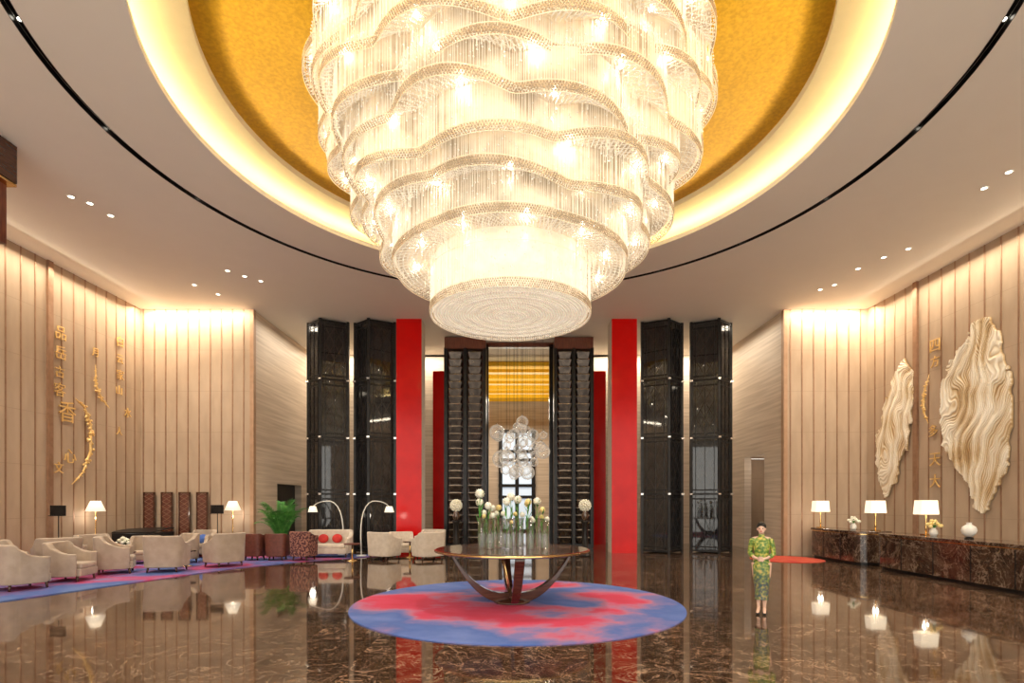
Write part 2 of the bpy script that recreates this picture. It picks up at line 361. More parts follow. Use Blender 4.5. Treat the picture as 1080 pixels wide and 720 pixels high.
for a in range(20):
    t=2*PI*a/20; x,y=7.915*math.cos(t),CY+7.915*math.sin(t)
    if a==0:
        s0=thing('slot_spotlight','tiny spotlight set in the dark ceiling slot','ceiling light',(x,y,H+.3),0,'spotlights in the ceiling slot')
        MB().lathe([(.04,-.2),(.045,-.19),(.045,0)],seg=12).obj('housing',M_black,s0); MB().lathe([(.035,-.215),(.035,-.201)],seg=12).obj('lens',M_lens,s0,label='glowing lens')
    else: dup(s0,(x,y,H+.3))

# ---------------------------------------------------------------- chandelier
ch=thing('chandelier','enormous tiered crystal bead chandelier with wavy cloud-like rims','chandelier',(-.03,CY,0))
octv=np.array([(1,0,0),(-1,0,0),(0,1,0),(0,-1,0),(0,0,1.3),(0,0,-1.3)]); octf=np.array([(0,2,4),(2,1,4),(1,3,4),(3,0,4),(2,0,5),(1,2,5),(3,1,5),(0,3,5)])
def beads(name,pts,sz,mat,parent,label=None):
    pts=np.array(pts); n=len(pts); s=sz*(.8+.4*np.random.rand(n,1,1))
    a=np.random.rand(n)*6.3; R=np.zeros((n,3,3)); R[:,0,0]=np.cos(a); R[:,0,1]=-np.sin(a); R[:,1,0]=np.sin(a); R[:,1,1]=np.cos(a); R[:,2,2]=1
    ov=np.einsum('nij,kj->nki',R,octv)
    v=(pts[:,None,:]+ov*s).reshape(-1,3); f=(octf[None]+(np.arange(n)*6)[:,None,None]).reshape(-1,3)
    me=bpy.data.meshes.new(name); me.vertices.add(len(v)); me.vertices.foreach_set('co',v.ravel())
    me.loops.add(f.size); me.loops.foreach_set('vertex_index',f.ravel().astype(np.int32)); me.polygons.add(len(f)); me.polygons.foreach_set('loop_start',np.arange(0,f.size,3,dtype=np.int32))
    me.update(calc_edges=True); me.validate(); me.materials.append(mat)
    o=bpy.data.objects.new(name,me); C.objects.link(o); o.parent=parent; o['kind']='stuff'
    if label:o['label']=label
    return o
T=[(1.57,5.66,0,4,0),(2.27,6.5,.03,6,.3),(2.60,6.98,.14,7,1.0),(2.86,7.40,.18,8,2.1),(3.10,7.82,.19,9,.7),(3.30,8.24,.19,9,2.9),(3.48,8.68,.18,10,1.6),(3.63,9.14,.16,11,.2),(3.75,9.62,.14,11,1.9),(3.82,10.15,.1,12,1.2),(3.86,10.7,.08,12,.4)]
ZT=11.42
def rad(i,a):
    R,z,A,k,p=T[i]; v=math.sin(k*a/2+p); return R+A*(2*math.sqrt(v*v+.02)-1)+A*.4*math.sin(3*a+p)
def hem(i,a):
    R,z,A,k,p=T[i]; return z+.7*A*math.sin(3*a+p*2)
def stringadd(mb,x,y,z0,z1,s=.006):
    mb.add([(x-s,y-s,z0),(x+s,y-s,z0),(x,y+s,z0),(x-s,y-s,z1),(x+s,y-s,z1),(x,y+s,z1)],[(0,1,4,3),(1,2,5,4),(2,0,3,5)])
bulbme=None; nbulb=0
for i,(R,z,A,k,p) in enumerate(T):
    zt=(T[i+1][1]+.22) if i<len(T)-1 else ZT
    ns=240
    mb=MB(); vs=[];fs=[]
    rings=3 if i else 2
    for j in range(ns):
        a=2*PI*j/ns; ca,sa=math.cos(a),math.sin(a); ro=rad(i,a)-.07; h=hem(i,a)
        if i: ri=rad(i-1,a)-.2; pr=[(ri,z+.28),(ro,h+.13),(ro,zt)]
        else: pr=[(ro,h+.06),(ro,zt)]
        for r,zz in pr: vs.append((r*ca,r*sa,zz))
    for j in range(ns):
        q=(j+1)%ns
        for t in range(rings-1): fs.append((j*rings+t,q*rings+t,q*rings+t+1,j*rings+t+1))
    if i==0: fs.append(tuple(j*rings for j in range(ns))[::-1])
    mb.add(vs,fs,0,False); tier=mb.obj('tier_glow_shell',M_diff if i else M_diff0,ch,label='added glowing shell behind the crystal strings')  # invented opaque shell, its glow stands in for light between the crystals
    n=int(2*PI*R/.042); pts=[];rows=4
    for j in range(n):
        a=2*PI*j/n
        for q in range(rows):
            aa=a+(q%2)*PI/n; r=rad(i,aa); pts.append((r*math.cos(aa),r*math.sin(aa),hem(i,aa)+.02+q*.04))
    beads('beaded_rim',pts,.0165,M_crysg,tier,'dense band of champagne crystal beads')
    mb=MB()
    for dz in ((0,.17) if i else (0,.17,.8)):
        mb.tube([(rad(i,2*PI*j/240)*math.cos(2*PI*j/240),rad(i,2*PI*j/240)*math.sin(2*PI*j/240),hem(i,2*PI*j/240)+dz) for j in range(240)],.007,5,closed=True)
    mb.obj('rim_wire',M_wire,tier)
    mb=MB(); n=int(2*PI*R/.034); sp=[]
    for j in range(n):
        a=2*PI*j/n+random.uniform(-.003,.003); r=rad(i,a)-.012+random.uniform(-.03,.015)
        z0=hem(i,a)+.15+random.uniform(-.02,.02); z1=zt+.1 if i<len(T)-1 else ZT
        if z1>z0: stringadd(mb,r*math.cos(a),r*math.sin(a),z0,z1,.004)
        zz=random.uniform(z0,max(z0,z1)); sp.append(((r+.01)*math.cos(a),(r+.01)*math.sin(a),zz))
    pts=sp
    if i==0:
        for q in range(1,32):
            r=q*.05; m=int(2*PI*r/.05)
            if q%5==0: mb.tube([(r*math.cos(2*PI*j/64),r*math.sin(2*PI*j/64),z+.02) for j in range(64)],.006,4,closed=True)
            for j in range(m): a=2*PI*j/m+q; pts.append((r*math.cos(a),r*math.sin(a),z+.035-.02*math.cos(q*1.2)))
    else:
        for q in range(9):
            f=q/8.0
            m=int(2*PI*R/.075)
            for j in range(m):
                a=2*PI*j/m+q*.02; ri=rad(i-1,a)+.02; ro=rad(i,a)-.03
                if ro-ri<.1 and q%3: continue
                r=ri+(ro-ri)*f; pts.append((r*math.cos(a),r*math.sin(a),z+.22+(hem(i,a)+.06-z-.22)*f-.03))
        m=int(2*PI*R/.14)
        for j in range(m):
            for off in(-.16,.16):
                a=2*PI*j/m; a2=a+off/R*1.6; ri=rad(i-1,a)-.02; ro=rad(i,a2)
                if ro-ri>.08:
                    mb.bar((ri*math.cos(a),ri*math.sin(a),z+.24),(ro*math.cos(a2),ro*math.sin(a2),hem(i,a2)+.03),.006)
        for j in range(240):
            a=random.uniform(0,2*PI); ri=rad(i-1,a)+.05; ro=rad(i,a)-.06
            if ro<ri+.05: continue
            r=random.uniform(ri,ro); x,y=r*math.cos(a),r*math.sin(a); z0=z+.06-random.uniform(-.02,.12)
            stringadd(mb,x,y,z0,z+.28,.004); pts.append((x,y,z0))
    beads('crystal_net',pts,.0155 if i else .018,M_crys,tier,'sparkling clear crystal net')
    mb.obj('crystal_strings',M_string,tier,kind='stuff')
    if i:
        nb=10+i; allb=MB()
        for j in range(nb):
            a=2*PI*(j+.5*(i%2))/nb; r=(rad(i-1,a)+rad(i,a))/2-.06; c=(r*math.cos(a),r*math.sin(a),z+.14)
            if nbulb<96:
                if bulbme is None:
                    bo=MB().ell((0,0,0),.026,10,7).obj('bulb',M_bulb,tier); bulbme=bo.data
                else:
                    bo=bpy.data.objects.new('bulb',bulbme); C.objects.link(bo); bo.parent=tier
                bo.location=c; nbulb+=1
            else: allb.ell(c,.026,8,6)
        if allb.v: allb.obj('bulb_row',M_bulb,tier,kind='stuff',label='ring of bright bulbs')
light('SPOT','chandelier_downlight',(0,CY,5.6),420,(1,.92,.8),.3,spot=2.6,blend=1)

# ---------------------------------------------------------------- red columns
def redcol(x0,x1,y,dp,h,lab,side=0):
    t=thing('red_column',lab,'column',((x0+x1)/2,y+dp/2,0)); w=x1-x0
    MB().box((0,0,h/2),(w,dp,h)).obj('core',M_cream,t,label='cream side faces')
    MB().box((0,-dp/2-.02,h/2),(w-.02,.04,h)).obj('red_panel',M_red,t)
    return t
redcol(-4.6,-3.58,21.7,.8,H-.01,'tall glossy red lacquer column with cream sides')
redcol(3.95,4.97,21.7,.8,H-.01,'tall glossy red lacquer column with cream sides')
redcol(-3.8,-3.02,26.2,.3,8.3,'red lacquer pilaster beside the central passage')
redcol(3.7,4.5,26.2,.3,8.3,'red lacquer pilaster beside the central passage')

# ---------------------------------------------------------------- glass lattice towers
def tower(cx,m=1):
    t=thing('glass_lattice_column','tall black metal column of glossy smoked glass lattice panels','column',(cx,22.1,0),0,'black glass lattice columns')
    P=[(-.82*m,.05),(-.12*m,-.55),(.82*m,-.05),(.12*m,.75)]
    hs=[.08,2.35,4.6,6.9,9.2]
    mb=MB()
    for x,y in P: mb.box((x,y,4.64),(.10,.10,9.28))
    for i in range(4):
        p=P[i];q=P[(i+1)%4]
        for h in hs: mb.bar((*p,h),(*q,h),.08)
    mb.obj('frame',M_black,t)
    mb=MB()
    for x,y in P:
        for h in hs[1:4]: mb.box((x*1.02,y-.03,h),(.11,.11,.07))
    mb.obj('joint_block',M_steel,t,label='polished steel joints')
    for i in range(4):
        p=Vector(P[i]);q=Vector(P[(i+1)%4]); mb=MB()
        mid=(p+q)/2; d=q-p; rz=math.atan2(d.y,d.x)
        mb.box((mid.x,mid.y,4.64),(d.length-.1,.02,9.1),0,rz)
        for k in (.17,.5,.83):
            c=p+d*k; mb.box((c.x,c.y,4.64),(.022,.06,9.1),1,rz)
        for h in hs[:-1]:
            for e in(.16,2.08): 
                mb.bar((*(p+d*.06),h+e),(*(p+d*.94),h+e),.025,1,.06)
            for e in range(3):
                a0=h+.16+e*.64
                for ka in(.17,.5):
                    mb.bar((*(p+d*ka),a0),(*(p+d*(ka+.33)),a0+.64),.009,2,.03); mb.bar((*(p+d*(ka+.33)),a0),(*(p+d*ka),a0+.64),.009,2,.03)
        mb.obj('glass_panel',[M_dglass,M_black,M_edge],t)
tower(-7.44); tower(-5.54); tower(6.07,-1); tower(8.05,-1)

# ---------------------------------------------------------------- stacked columns
def stack(x0,x1):
    t=thing('stacked_bronze_column','dark column screen of stacked bronze and glass blocks','column',((x0+x1)/2,24.2,0),0,'stacked bronze column screens'); w=x1-x0
    MB().box((0,0,8.98),(w+.1,.7,.5)).box((0,.3,4.4),(w,.06,8.8)).obj('header',M_rwood,t,label='red-brown wooden surround')
    mb=MB()
    for x in (-w/2,0,w/2): mb.box((x,-.1,4.4),(.14,.5,8.75))
    mb.box((0,-.1,.1),(w,.6,.2)); mb.obj('frame',M_black,t)
    for x in (-w/4,w/4):
        mb=MB(); n=26; h=8.4/n
        for i in range(n):
            z0=.22+i*h
            mb.frust((x,-.15,z0),.44,.56,h*.8,0)
            mb.box((x,-.15,z0+h*.84),(.58,.58,h*.08),1); mb.box((x,-.15,z0+h*.94),(.42,.42,h*.12),0)
        mb.obj('stacked_blocks',[M_brz2,M_edge],t)
stack(-2.9,-1.2); stack(1.9,3.5)
t=thing('portal_frame','black and red-brown frame of the central passage','door frame',(.25,25.0,0))
mb=MB(); mb.box((-1.42,0,4.6),(.2,.3,9.2)); mb.box((1.55,0,4.6),(.2,.3,9.2)); mb.obj('jamb',M_black,t)
MB().box((.06,0,9.18),(3.2,.3,.2)).obj('lintel',M_rwood,t)

# bubbles
t=thing('glass_bubble_chandelier','hanging cluster of clear blown glass spheres','chandelier',(.24,22.9,4.1))
M_bub=bpy.data.materials.new('bubble_glass'); M_bub.use_nodes=True; nt=M_bub.node_tree; N=nt.nodes.new; L=nt.links.new; b=nt.nodes['Principled BSDF']
lw=N('ShaderNodeLayerWeight'); lw.inputs[0].default_value=.4; mr=N('ShaderNodeMapRange'); mr.inputs[3].default_value=.08; mr.inputs[4].default_value=.9
nz=N('ShaderNodeTexNoise'); nz.inputs['Scale'].default_value=9; rp=N('ShaderNodeValToRGB'); rp.color_ramp.elements[0].color=(.75,.72,.66,1); rp.color_ramp.elements[1].color=(.95,.93,.88,1)
L(nz.outputs[0],rp.inputs[0]); L(rp.outputs[0],b.inputs['Base Color']); L(lw.outputs['Facing'],mr.inputs[0]); L(mr.outputs[0],b.inputs['Alpha']); b.inputs['Roughness'].default_value=.04; b.inputs['Specular IOR Level'].default_value=1; b.inputs['Emission Color'].default_value=(1,.95,.85,1); b.inputs['Emission Strength'].default_value=.12  # slight emission added so the unlit clear spheres stay visible
rnd=random.Random(3); pl=[]
for i in range(4000):
    r=rnd.uniform(.17,.37); p=Vector((rnd.gauss(0,.55),rnd.gauss(0,.4),rnd.gauss(0,.65)))
    if p.length<1.35 and abs(p.x)<1.15 and abs(p.y)<.9 and all((p-q).length>r+s for q,s in pl): pl.append((p,r))
    if len(pl)>=34: break
for p,r in pl:
    o=MB().ell((0,0,0),r,20,12).lathe([(.04,r-.01),(.04,r+.05)],seg=8,mi=1).obj('glass_sphere',[M_bub,M_steel],t); o.location=p
mb=MB()
for p,r in pl: mb.bar((p.x,p.y,p.z+r),(p.x,p.y,H-4.1),.006)
mb.obj('wires',M_black,t,kind='stuff')

# ---------------------------------------------------------------- rugs
rug=MB(); rug.lathe([(3.21,0),(3.21,.018),(3.19,.022)],seg=96,sm=False)
single(rug.obj('round_rug',rug_mat('round_rug_wool',.38,5.3,[(.28,(.46,.012,.04)),(.42,(.52,.04,.10)),(.47,(.40,.14,.25)),(.51,(.17,.15,.36)),(.56,(.06,.12,.38)),(.66,(.12,.18,.46)),(.78,(.26,.10,.30))],.55,8,.055),loc=(.1,10.84,0)),'round rug in blurred crimson, purple and blue','rug')
poly=[(-13.85,7.5),(-11.2,9.6),(-10.3,11),(-9.3,14),(-8.4,16.6),(-7,18.6),(-5.4,20.0),(-4.9,20.6),(-5.1,21.0),(-8,20.95),(-9.6,20.4),(-13.85,20.4)]
single(MB().prism(poly,0,.02).obj('lounge_rug',rug_mat('lounge_rug_wool',.4,9,[(.3,(.10,.16,.36)),(.42,(.05,.10,.32)),(.5,(.20,.10,.28)),(.56,(.40,.03,.12)),(.7,(.16,.18,.38))])),'large lounge carpet in blurred blue and magenta','carpet')
mb=MB(); mb.lathe([(1.2,0),(1.2,.015)],seg=48,sm=False)
o=single(mb.obj('reception_mat',nmat('orange_red_wool',(.42,.03,.02),(.5,.09,.04),scale=2,rough=.95),loc=(9.7,19.3,0)),'small orange-red mat before the reception desk','rug')

# ---------------------------------------------------------------- centre table
t=thing('round_table','large round dark wood table on curved crossing legs','table',(0,10.9,.022))
MB().lathe([(0,1.0),(1.45,1.0),(1.53,1.02),(1.53,1.06),(1.5,1.07),(0,1.07)],seg=72,sm=False).obj('table_top',M_dwood,t)
MB().lathe([(1.531,1.025),(1.54,1.03),(1.54,1.05),(1.531,1.055)],seg=72,sm=False).obj('edge_band',M_brass,t,label='brass edge band')
for i in range(4):
    a=i*PI/2+.12
    mb=MB(); ca,sa=math.cos(a),math.sin(a); n=14; vs=[];fs=[]
    for j in range(n+1):
        u=j/n; r=.05+1.15*u**.8; zc=.08+.9*u**1.9; wd=.07+.02*u; th=.05+.06*(1-u)
        for (dw,dz) in((-wd,-th),(wd,-th),(wd,th),(-wd,th)):
            vs.append((ca*r-sa*dw,sa*r+ca*dw,min(max(zc+dz,0),1.0)))
    for j in range(n):
        for q in range(4): fs.append((4*j+q,4*j+(q+1)%4,4*j+4+(q+1)%4,4*j+4+q))
    fs.append((3,2,1,0)); fs.append((4*n,4*n+1,4*n+2,4*n+3))
    mb.add(vs,fs); mb.obj('leg',M_dwood,t,bevel=.01)
for i in range(4):
    a=i*PI/2+.12+PI/4
    MB().tube([(.05*math.cos(a),.05*math.sin(a),.05),(.12*math.cos(a),.12*math.sin(a),.4),(.3*math.cos(a),.3*math.sin(a),1.0)],[.02,.018,.022],8).obj('inner_rod',M_brass,t,label='slim brass rod')
MB().lathe([(.36,0),(.36,.03),(.2,.07),(.1,.12),(0,.12)],seg=32).obj('foot',M_dwood,t)

TZ=1.092
def petals(mb,c,r,n,mi,pl=.5):
    for i in range(n):
        z=1-2*(i+.5)/n; a=i*2.399; s=math.sqrt(1-z*z); d=Vector((s*math.cos(a),s*math.sin(a),z))
        R=d.to_track_quat('Z','Y').to_matrix().to_4x4()
        M=Matrix.Translation(Vector(c)+d*r*.6)@R
        w=r*pl
        mb.add([(0,-w*.4,0),(w*.5,0,r*.2),(0,w*.4,0),(-w*.5,0,r*.2),(0,0,r*.4)],[(0,1,4),(1,2,4),(2,3,4),(3,0,4)],mi,True,M)
    mb.ell(c,r*.72,10,8,mi)
def flower(kind,lab,loc,h,r,mat,lean=0,grp='flowers on the round table'):
    t=thing(kind,lab,'flower',loc,0,grp)
    top=(lean,0,h)
    MB().tube([(0,0,0),(lean*.3,0,h*.5),top],[.008,.007,.006],6).obj('stem',M_stem,t)
    mb=MB(); petals(mb,top,r,44,0); mb.obj('bloom',mat,t)
    mb=MB()
    for k in range(6):
        a=k*2.4; z0=h*(.3+.11*k); d=Vector((math.cos(a),math.sin(a),1.9)).normalized(); p=Vector((lean*.4*z0/h,0,z0)); s=d.cross(Vector((0,0,1))).normalized()*.022
        mb.add([p,p+d*.1+s,p+d*.24,p+d*.1-s],[(0,1,2,3)],0)
    mb.obj('leaf',M_leaf,t); return t
fy=flower('yellow_flower','tall stem with round soft yellow bloom in glass vase',(0,0,0),1,.085,M_yel)
fw=flower('white_flower','tall stem with round cream white bloom in glass vase',(0,0,0),1,.10,M_wpet)
vz=thing('glass_vase','clear cylindrical glass vase with water on table','vase',(0,0,0),0,'glass vases on the round table')
MB().lathe([(0,0),(.08,0),(.08,.6),(.073,.6),(.073,.02),(0,.02)],seg=20).obj('vessel',M_glass,vz)
MB().lathe([(0,.022),(.07,.022),(.07,.3),(0,.3)],seg=16).obj('water',nmat('water',(.75,.85,.8),(.8,.9,.85),rough=.02,alpha=.25),vz)
rf=random.Random(5); fl=[fw,fy]; used=[0,0]; vused=False
pos=[(-.6,.0),(-.42,-.25),(-.22,.15),(-.06,-.3),(.16,.1),(.36,-.25),(.55,.05),(-.36,.38),(.36,.4),(.02,.48),(-.62,.32),(.64,-.22)]
for i,(x,y) in enumerate(pos):
    if not vused: vz.location=(x,10.9+y,TZ); vused=True
    else: dup(vz,(x,10.9+y,TZ),0)
    for q in range(2):
        kdx=1 if (i+q)%3==0 else 0
        hh=(.58 if q==0 else .82)+rf.uniform(-.08,.1)+(.18 if (q and i in(0,4,9)) else 0)
        l=(x+(-.045 if q else .045),10.9+y+rf.uniform(-.03,.03),TZ+.025)
        src=fl[kdx]
        if not used[kdx]:
            src.location=l; src.scale=(hh,)*3; used[kdx]=1
        else: dup(src,l,rf.uniform(0,6),hh)

# ---------------------------------------------------------------- seating
def shell(w,d,hb,ha,t=.1,z0=.14,flare=.03,n=28):
    mb=MB(); vs=[];fs=[]
    A=2.2
    for j in range(n+1):
        a=-A+2*A*j/n; s,c=math.sin(a),math.cos(a)
        e=.48
        px=math.copysign(abs(s)**e,s); py=math.copysign(abs(c)**e,c)
        k=max(0,min(1,(c+.15)/.6)); k=k*k*(3-2*k); top=ha+(hb-ha)*k
        for (g,zz,fl) in((1,z0,0),(1,top,flare),(0,top,flare),(0,z0,0)):
            W=w/2-(0 if g else t)+fl; D=d/2-(0 if g else t)+fl
            vs.append((px*W,py*D,zz))
    for j in range(n):
        for q in range(4): fs.append((4*j+q,4*j+4+q,4*j+4+(q+1)%4,4*j+(q+1)%4))
    fs.append((0,1,2,3)); fs.append((4*n+3,4*n+2,4*n+1,4*n))
    return mb.add(vs,fs,0,False)
def tub(name,lab,cat,w,d,hb,ha,mat,cush=None,group=None,matc=None):
    t=thing(name,lab,cat,(0,0,0),0,group)
    shell(w,d,hb,ha,.14).obj('backrest',mat,t,bevel=.035,seg=3)
    MB().box((0,-.04,.24),(w-.2,d-.16,.2)).obj('seat_base',mat,t,bevel=.03)
    MB().box((0,-.07,.41),(w-.29,d-.22,.15)).obj('seat_cushion',matc or mat,t,bevel=.05,seg=3)
    for sx in(-1,1):
        for sy in(-1,1):
            MB().tube([(sx*(w/2-.12),sy*(d/2-.12),0),(sx*(w/2-.14),sy*(d/2-.14),.16)],[.024,.034],8).obj('leg',M_dwood,t,label='dark tapered wooden leg')
    if cush:
        n=max(1,int(w/.6))
        for i in range(n):
            M=Matrix.Translation(((i-(n-1)/2)*.5,d/2-.28,.66))@Matrix.Rotation(-.25,4,'X')
            MB().ell((0,0,0),(.19,.08,.17),14,10,0,M).obj('cushion',cush,t,label='plump scatter cushion')
    return t
R_=.021
seats=[(-11.35,12.6,155,1.02),(-12.75,13.5,75,1.0),(-12.5,15.0,230,1.0),(-12.95,17.0,60,.95),
 (-11.2,15.45,120,1),(-10.0,15.85,190,1),(-9.05,17.15,240,1),(-10.95,18.05,-30,.92),(-9.9,18.45,25,.85),(-11.25,13.95,100,.95),(-12.1,17.95,20,.85)]
base=tub('armchair','taupe velvet square-backed armchair on the lounge carpet','chair',1.0,.95,1.04,.74,M_taupe,group='taupe lounge armchairs')
for i,(x,y,r,s) in enumerate(seats):
    if i==0: base.location=(x,y,R_); base.rotation_euler=(0,0,math.radians(r))
    else: dup(base,(x,y,R_),math.radians(r),s)
b2=tub('leather_armchair','russet brown leather club armchair','chair',.68,.66,.92,.85,M_rbrown,group='russet club armchairs')
b2.location=(-8.95,19.0,R_); b2.rotation_euler=(0,0,math.radians(175)); dup(b2,(-8.13,18.95,R_),math.radians(185))
b3=tub('patterned_armchair','dark red patterned fabric armchair','chair',.76,.72,1.0,.85,M_patt); b3.location=(-7.2,18.9,R_); b3.rotation_euler=(0,0,math.radians(168))
s=tub('curved_sofa','cream curved sofa with red scatter cushions','sofa',1.6,.95,.98,.72,M_cream,M_redc); s.location=(-6.7,20.0,R_); s.rotation_euler=(0,0,math.radians(5))
s2=tub('armchair_with_cushion','taupe armchair with blue scatter cushion','chair',.9,.8,.98,.75,M_taupe,M_bluec); s2.location=(-11.35,19.9,R_); s2.rotation_euler=(0,0,math.radians(-5))
c1=tub('cream_armchair','cream armchair near the red column','chair',1.0,.9,.98,.75,M_cream,None,group='cream armchairs')
c1.location=(-4.5,19.3,0); c1.rotation_euler=(0,0,math.radians(150))
dup(c1,(-2.95,19.2,0),math.radians(215)); dup(c1,(-3.1,20.7,0),math.radians(-20)); dup(c1,(-4.25,20.85,0),math.radians(10),.9)
def sidetable(name,lab,x,y,z,r,h,mt):
    t=thing(name,lab,'table',(x,y,z)); MB().lathe([(0,h-.04),(r-.02,h-.04),(r,h-.03),(r,h),(0,h)],seg=28,sm=False).obj('table_top',mt,t)
    MB().lathe([(.03,.03),(.03,h-.04)],seg=12).obj('pillar',M_brass,t); MB().lathe([(r*.6,0),(r*.6,.02),(.04,.04),(0,.04)],seg=24).obj('base',M_brass,t); return t
sidetable('side_table','small round dark side table with brass base',-5.5,18.8,0,.28,.6,M_rbrown)
sidetable('side_table','small round dark side table between cream armchairs',-3.72,19.9,0,.25,.6,M_dwood)
sidetable('coffee_table','round dark marble coffee table between armchairs',-11.75,16.5,R_,.33,.5,M_dmarb)
sidetable('coffee_table','round dark marble coffee table between armchairs',-10.15,17.0,R_,.28,.5,M_dmarb)
def bouquet(x,y,z,lab,mp=M_wpet,s=1,cat='vase of flowers'):
    t=thing('flower_vase',lab,cat,(x,y,z),0,None,s)
    MB().lathe([(0,0),(.07,0),(.1,.08),(.09,.16),(.05,.2),(.055,.22)],seg=20).obj('vase',M_white,t)
    mb=MB()
    for i in range(14):
        a=i*2.4; r=.03+.012*i; petals(mb,(r*math.cos(a),r*math.sin(a),.4-.010*i+.03*math.sin(i)),.06,14,0)
    mb.obj('blooms',mp,t,kind='stuff')
    mb=MB()
    for i in range(16):
        a=i*2.1; d=Vector((math.cos(a),math.sin(a),.9)).normalized(); p=Vector((0,0,.2)); sdw=d.cross(Vector((0,0,1))).normalized()*.03
        mb.add([p,p+d*.14+sdw,p+d*.27,p+d*.14-sdw],[(0,1,2,3)],0)
    mb.obj('leaves',M_leaf,t,kind='stuff'); return t
bouquet(-11.75,16.5,R_+.5,'small bouquet in white vase on coffee table')
t=thing('grand_piano','black lacquered grand piano by the panelled wall','piano',(-13.05,19.3,R_),math.radians(90),None,.88)
pp=[(-.75,-.8),(.75,-.8),(.75,-.3),(.68,.1),(.45,.4),(.3,.75),(0,.85),(-.4,.86),(-.75,.7)]
M_pn=nmat('black_piano_lacquer',(.006,.006,.007),(.012,.012,.013),rough=.3)
MB().prism(pp,.72,1.06).obj('case',M_pn,t,bevel=.015)
MB().prism([(x*1.01,y) for x,y in pp],0,.03,M=Matrix.Translation((0,0,1.14))@Matrix.Rotation(math.radians(-5),4,'Y')).obj('lid',M_pn,t)
MB().box((0,-.86,.8),(1.4,.14,.05)).obj('keyboard',M_white,t,label='white piano keys')
for x,y in((-.6,-.6),(.6,-.6),(-.2,.6)): MB().lathe([(.04,0),(.05,.1),(.06,.72)],(x,y,0),12).obj('leg',M_pn,t)
def mstand(x,y,z):
    t=thing('music_stand','black folding music stand with sheet desk','music stand',(x,y,z),0,'black music stands')
    MB().box((0,0,1.75),(.45,.03,.3)).box((0,-.04,1.6),(.45,.08,.02)).obj('desk',M_black,t)
    MB().tube([(0,.02,.2),(0,.02,1.7)],.014,8).obj('pole',M_black,t)
    for a in(0,2.1,4.2): MB().bar((0,.02,.35),(.28*math.cos(a),.28*math.sin(a),.01),.02).obj('leg',M_black,t)
mstand(-13.3,16.0,R_); mstand(-10.5,19.45,R_)
def flamp(x,y,z,h=1.9):
    t=thing('floor_lamp','brass floor lamp with lit conical cream shade','lamp',(x,y,z),0,'cream shaded floor lamps')
    MB().lathe([(.16,0),(.16,.02),(.03,.04),(0,.04)],seg=24).obj('base',M_brass,t); MB().lathe([(.014,.03),(.014,h-.1)],seg=10).obj('pole',M_brass,t)
    MB().lathe([(.28,h-.2),(.14,h+.14)],seg=28).obj('lamp_shade',M_shade,t); light('POINT','floor_lamp_glow',(x,y,h-.35),10,size=.1)
flamp(-13.65,17.9,R_); flamp(-10.3,20.15,R_)
def arclamp(x,y,z,dx,lab):
    t=thing('arc_floor_lamp',lab,'lamp',(x,y,z),0,'white arc floor lamps')
    MB().lathe([(.18,0),(.18,.04),(.04,.05),(0,.05)],seg=24).obj('base',M_white,t)
    pts=[]
    for i in range(15):
        u=i/14; a=PI*u*.93; pts.append((dx*.5*(1-math.cos(a))-.12*math.copysign(1,dx)*math.sin(PI*min(1,u*1.6))*.8,0,.04+2.0*math.sin(a)**.75 if u<.5 else 2.04-.3*(1-math.sin(a))))
    MB().tube(pts,[.024-.010*i/14 for i in range(15)],8).obj('arc_arm',M_white,t)
    e=pts[-1]; MB().lathe([(.18,-.18),(.11,.04)],(e[0],0,e[2]),24).obj('lamp_shade',M_shade,t)
    light('POINT','arc_lamp_glow',(x+e[0],y,e[2]-.35),10,size=.1)
arclamp(-6.45,20.8,R_,-1.15,'white arc floor lamp leaning over the sofa'); arclamp(-5.6,20.3,R_,1.05,'white arc floor lamp leaning over cream armchairs')
t=thing('potted_palm','lush green potted palm in dark planter','plant',(-8.5,20.1,R_))
MB().lathe([(0,0),(.2,0),(.28,.5),(.3,.55),(.26,.55),(.25,.48),(0,.48)],seg=24).obj('planter',M_dwood,t)
mb=MB(); rp=random.Random(2); st=MB()
for i in range(34):
    a=i*2.4; L_=rp.uniform(.4,1.05); up=rp.uniform(1.7,2.5)-L_*.7; z0=.5
    rx=.9*L_*(.7 if math.sin(a)>0 else 1)
    pts=[Vector((math.cos(a)*rx*u**1.4,math.sin(a)*rx*u**1.4,z0+up*u-.45*u**4)) for u in [k/12 for k in range(13)]]
    st.tube(pts,[.012-.0008*k for k in range(13)],5)
    for k in range(3,13):
        p=pts[k]; tg=(pts[k]-pts[k-1]).normalized(); sd=tg.cross(Vector((math.sin(a)*.2,math.cos(a)*.2,1))).normalized()
        for sgn in(-1,1):
            for off in (0,.33,.66):
                b=pts[k-1].lerp(p,off); l=.30*(1-.06*abs(k-7)); d=(sd*sgn+tg*.9+Vector((0,0,-.2))).normalized()
                wv=tg*.011; mb.add([b-wv,b+wv,b+d*l*.5+wv*1.1,b+d*l,b+d*l*.5-wv],[(0,1,2,3,4)],0)
mb.obj('fronds',M_leaf,t,kind='stuff'); st.obj('stalks',M_stem,t,kind='stuff')
fp=None
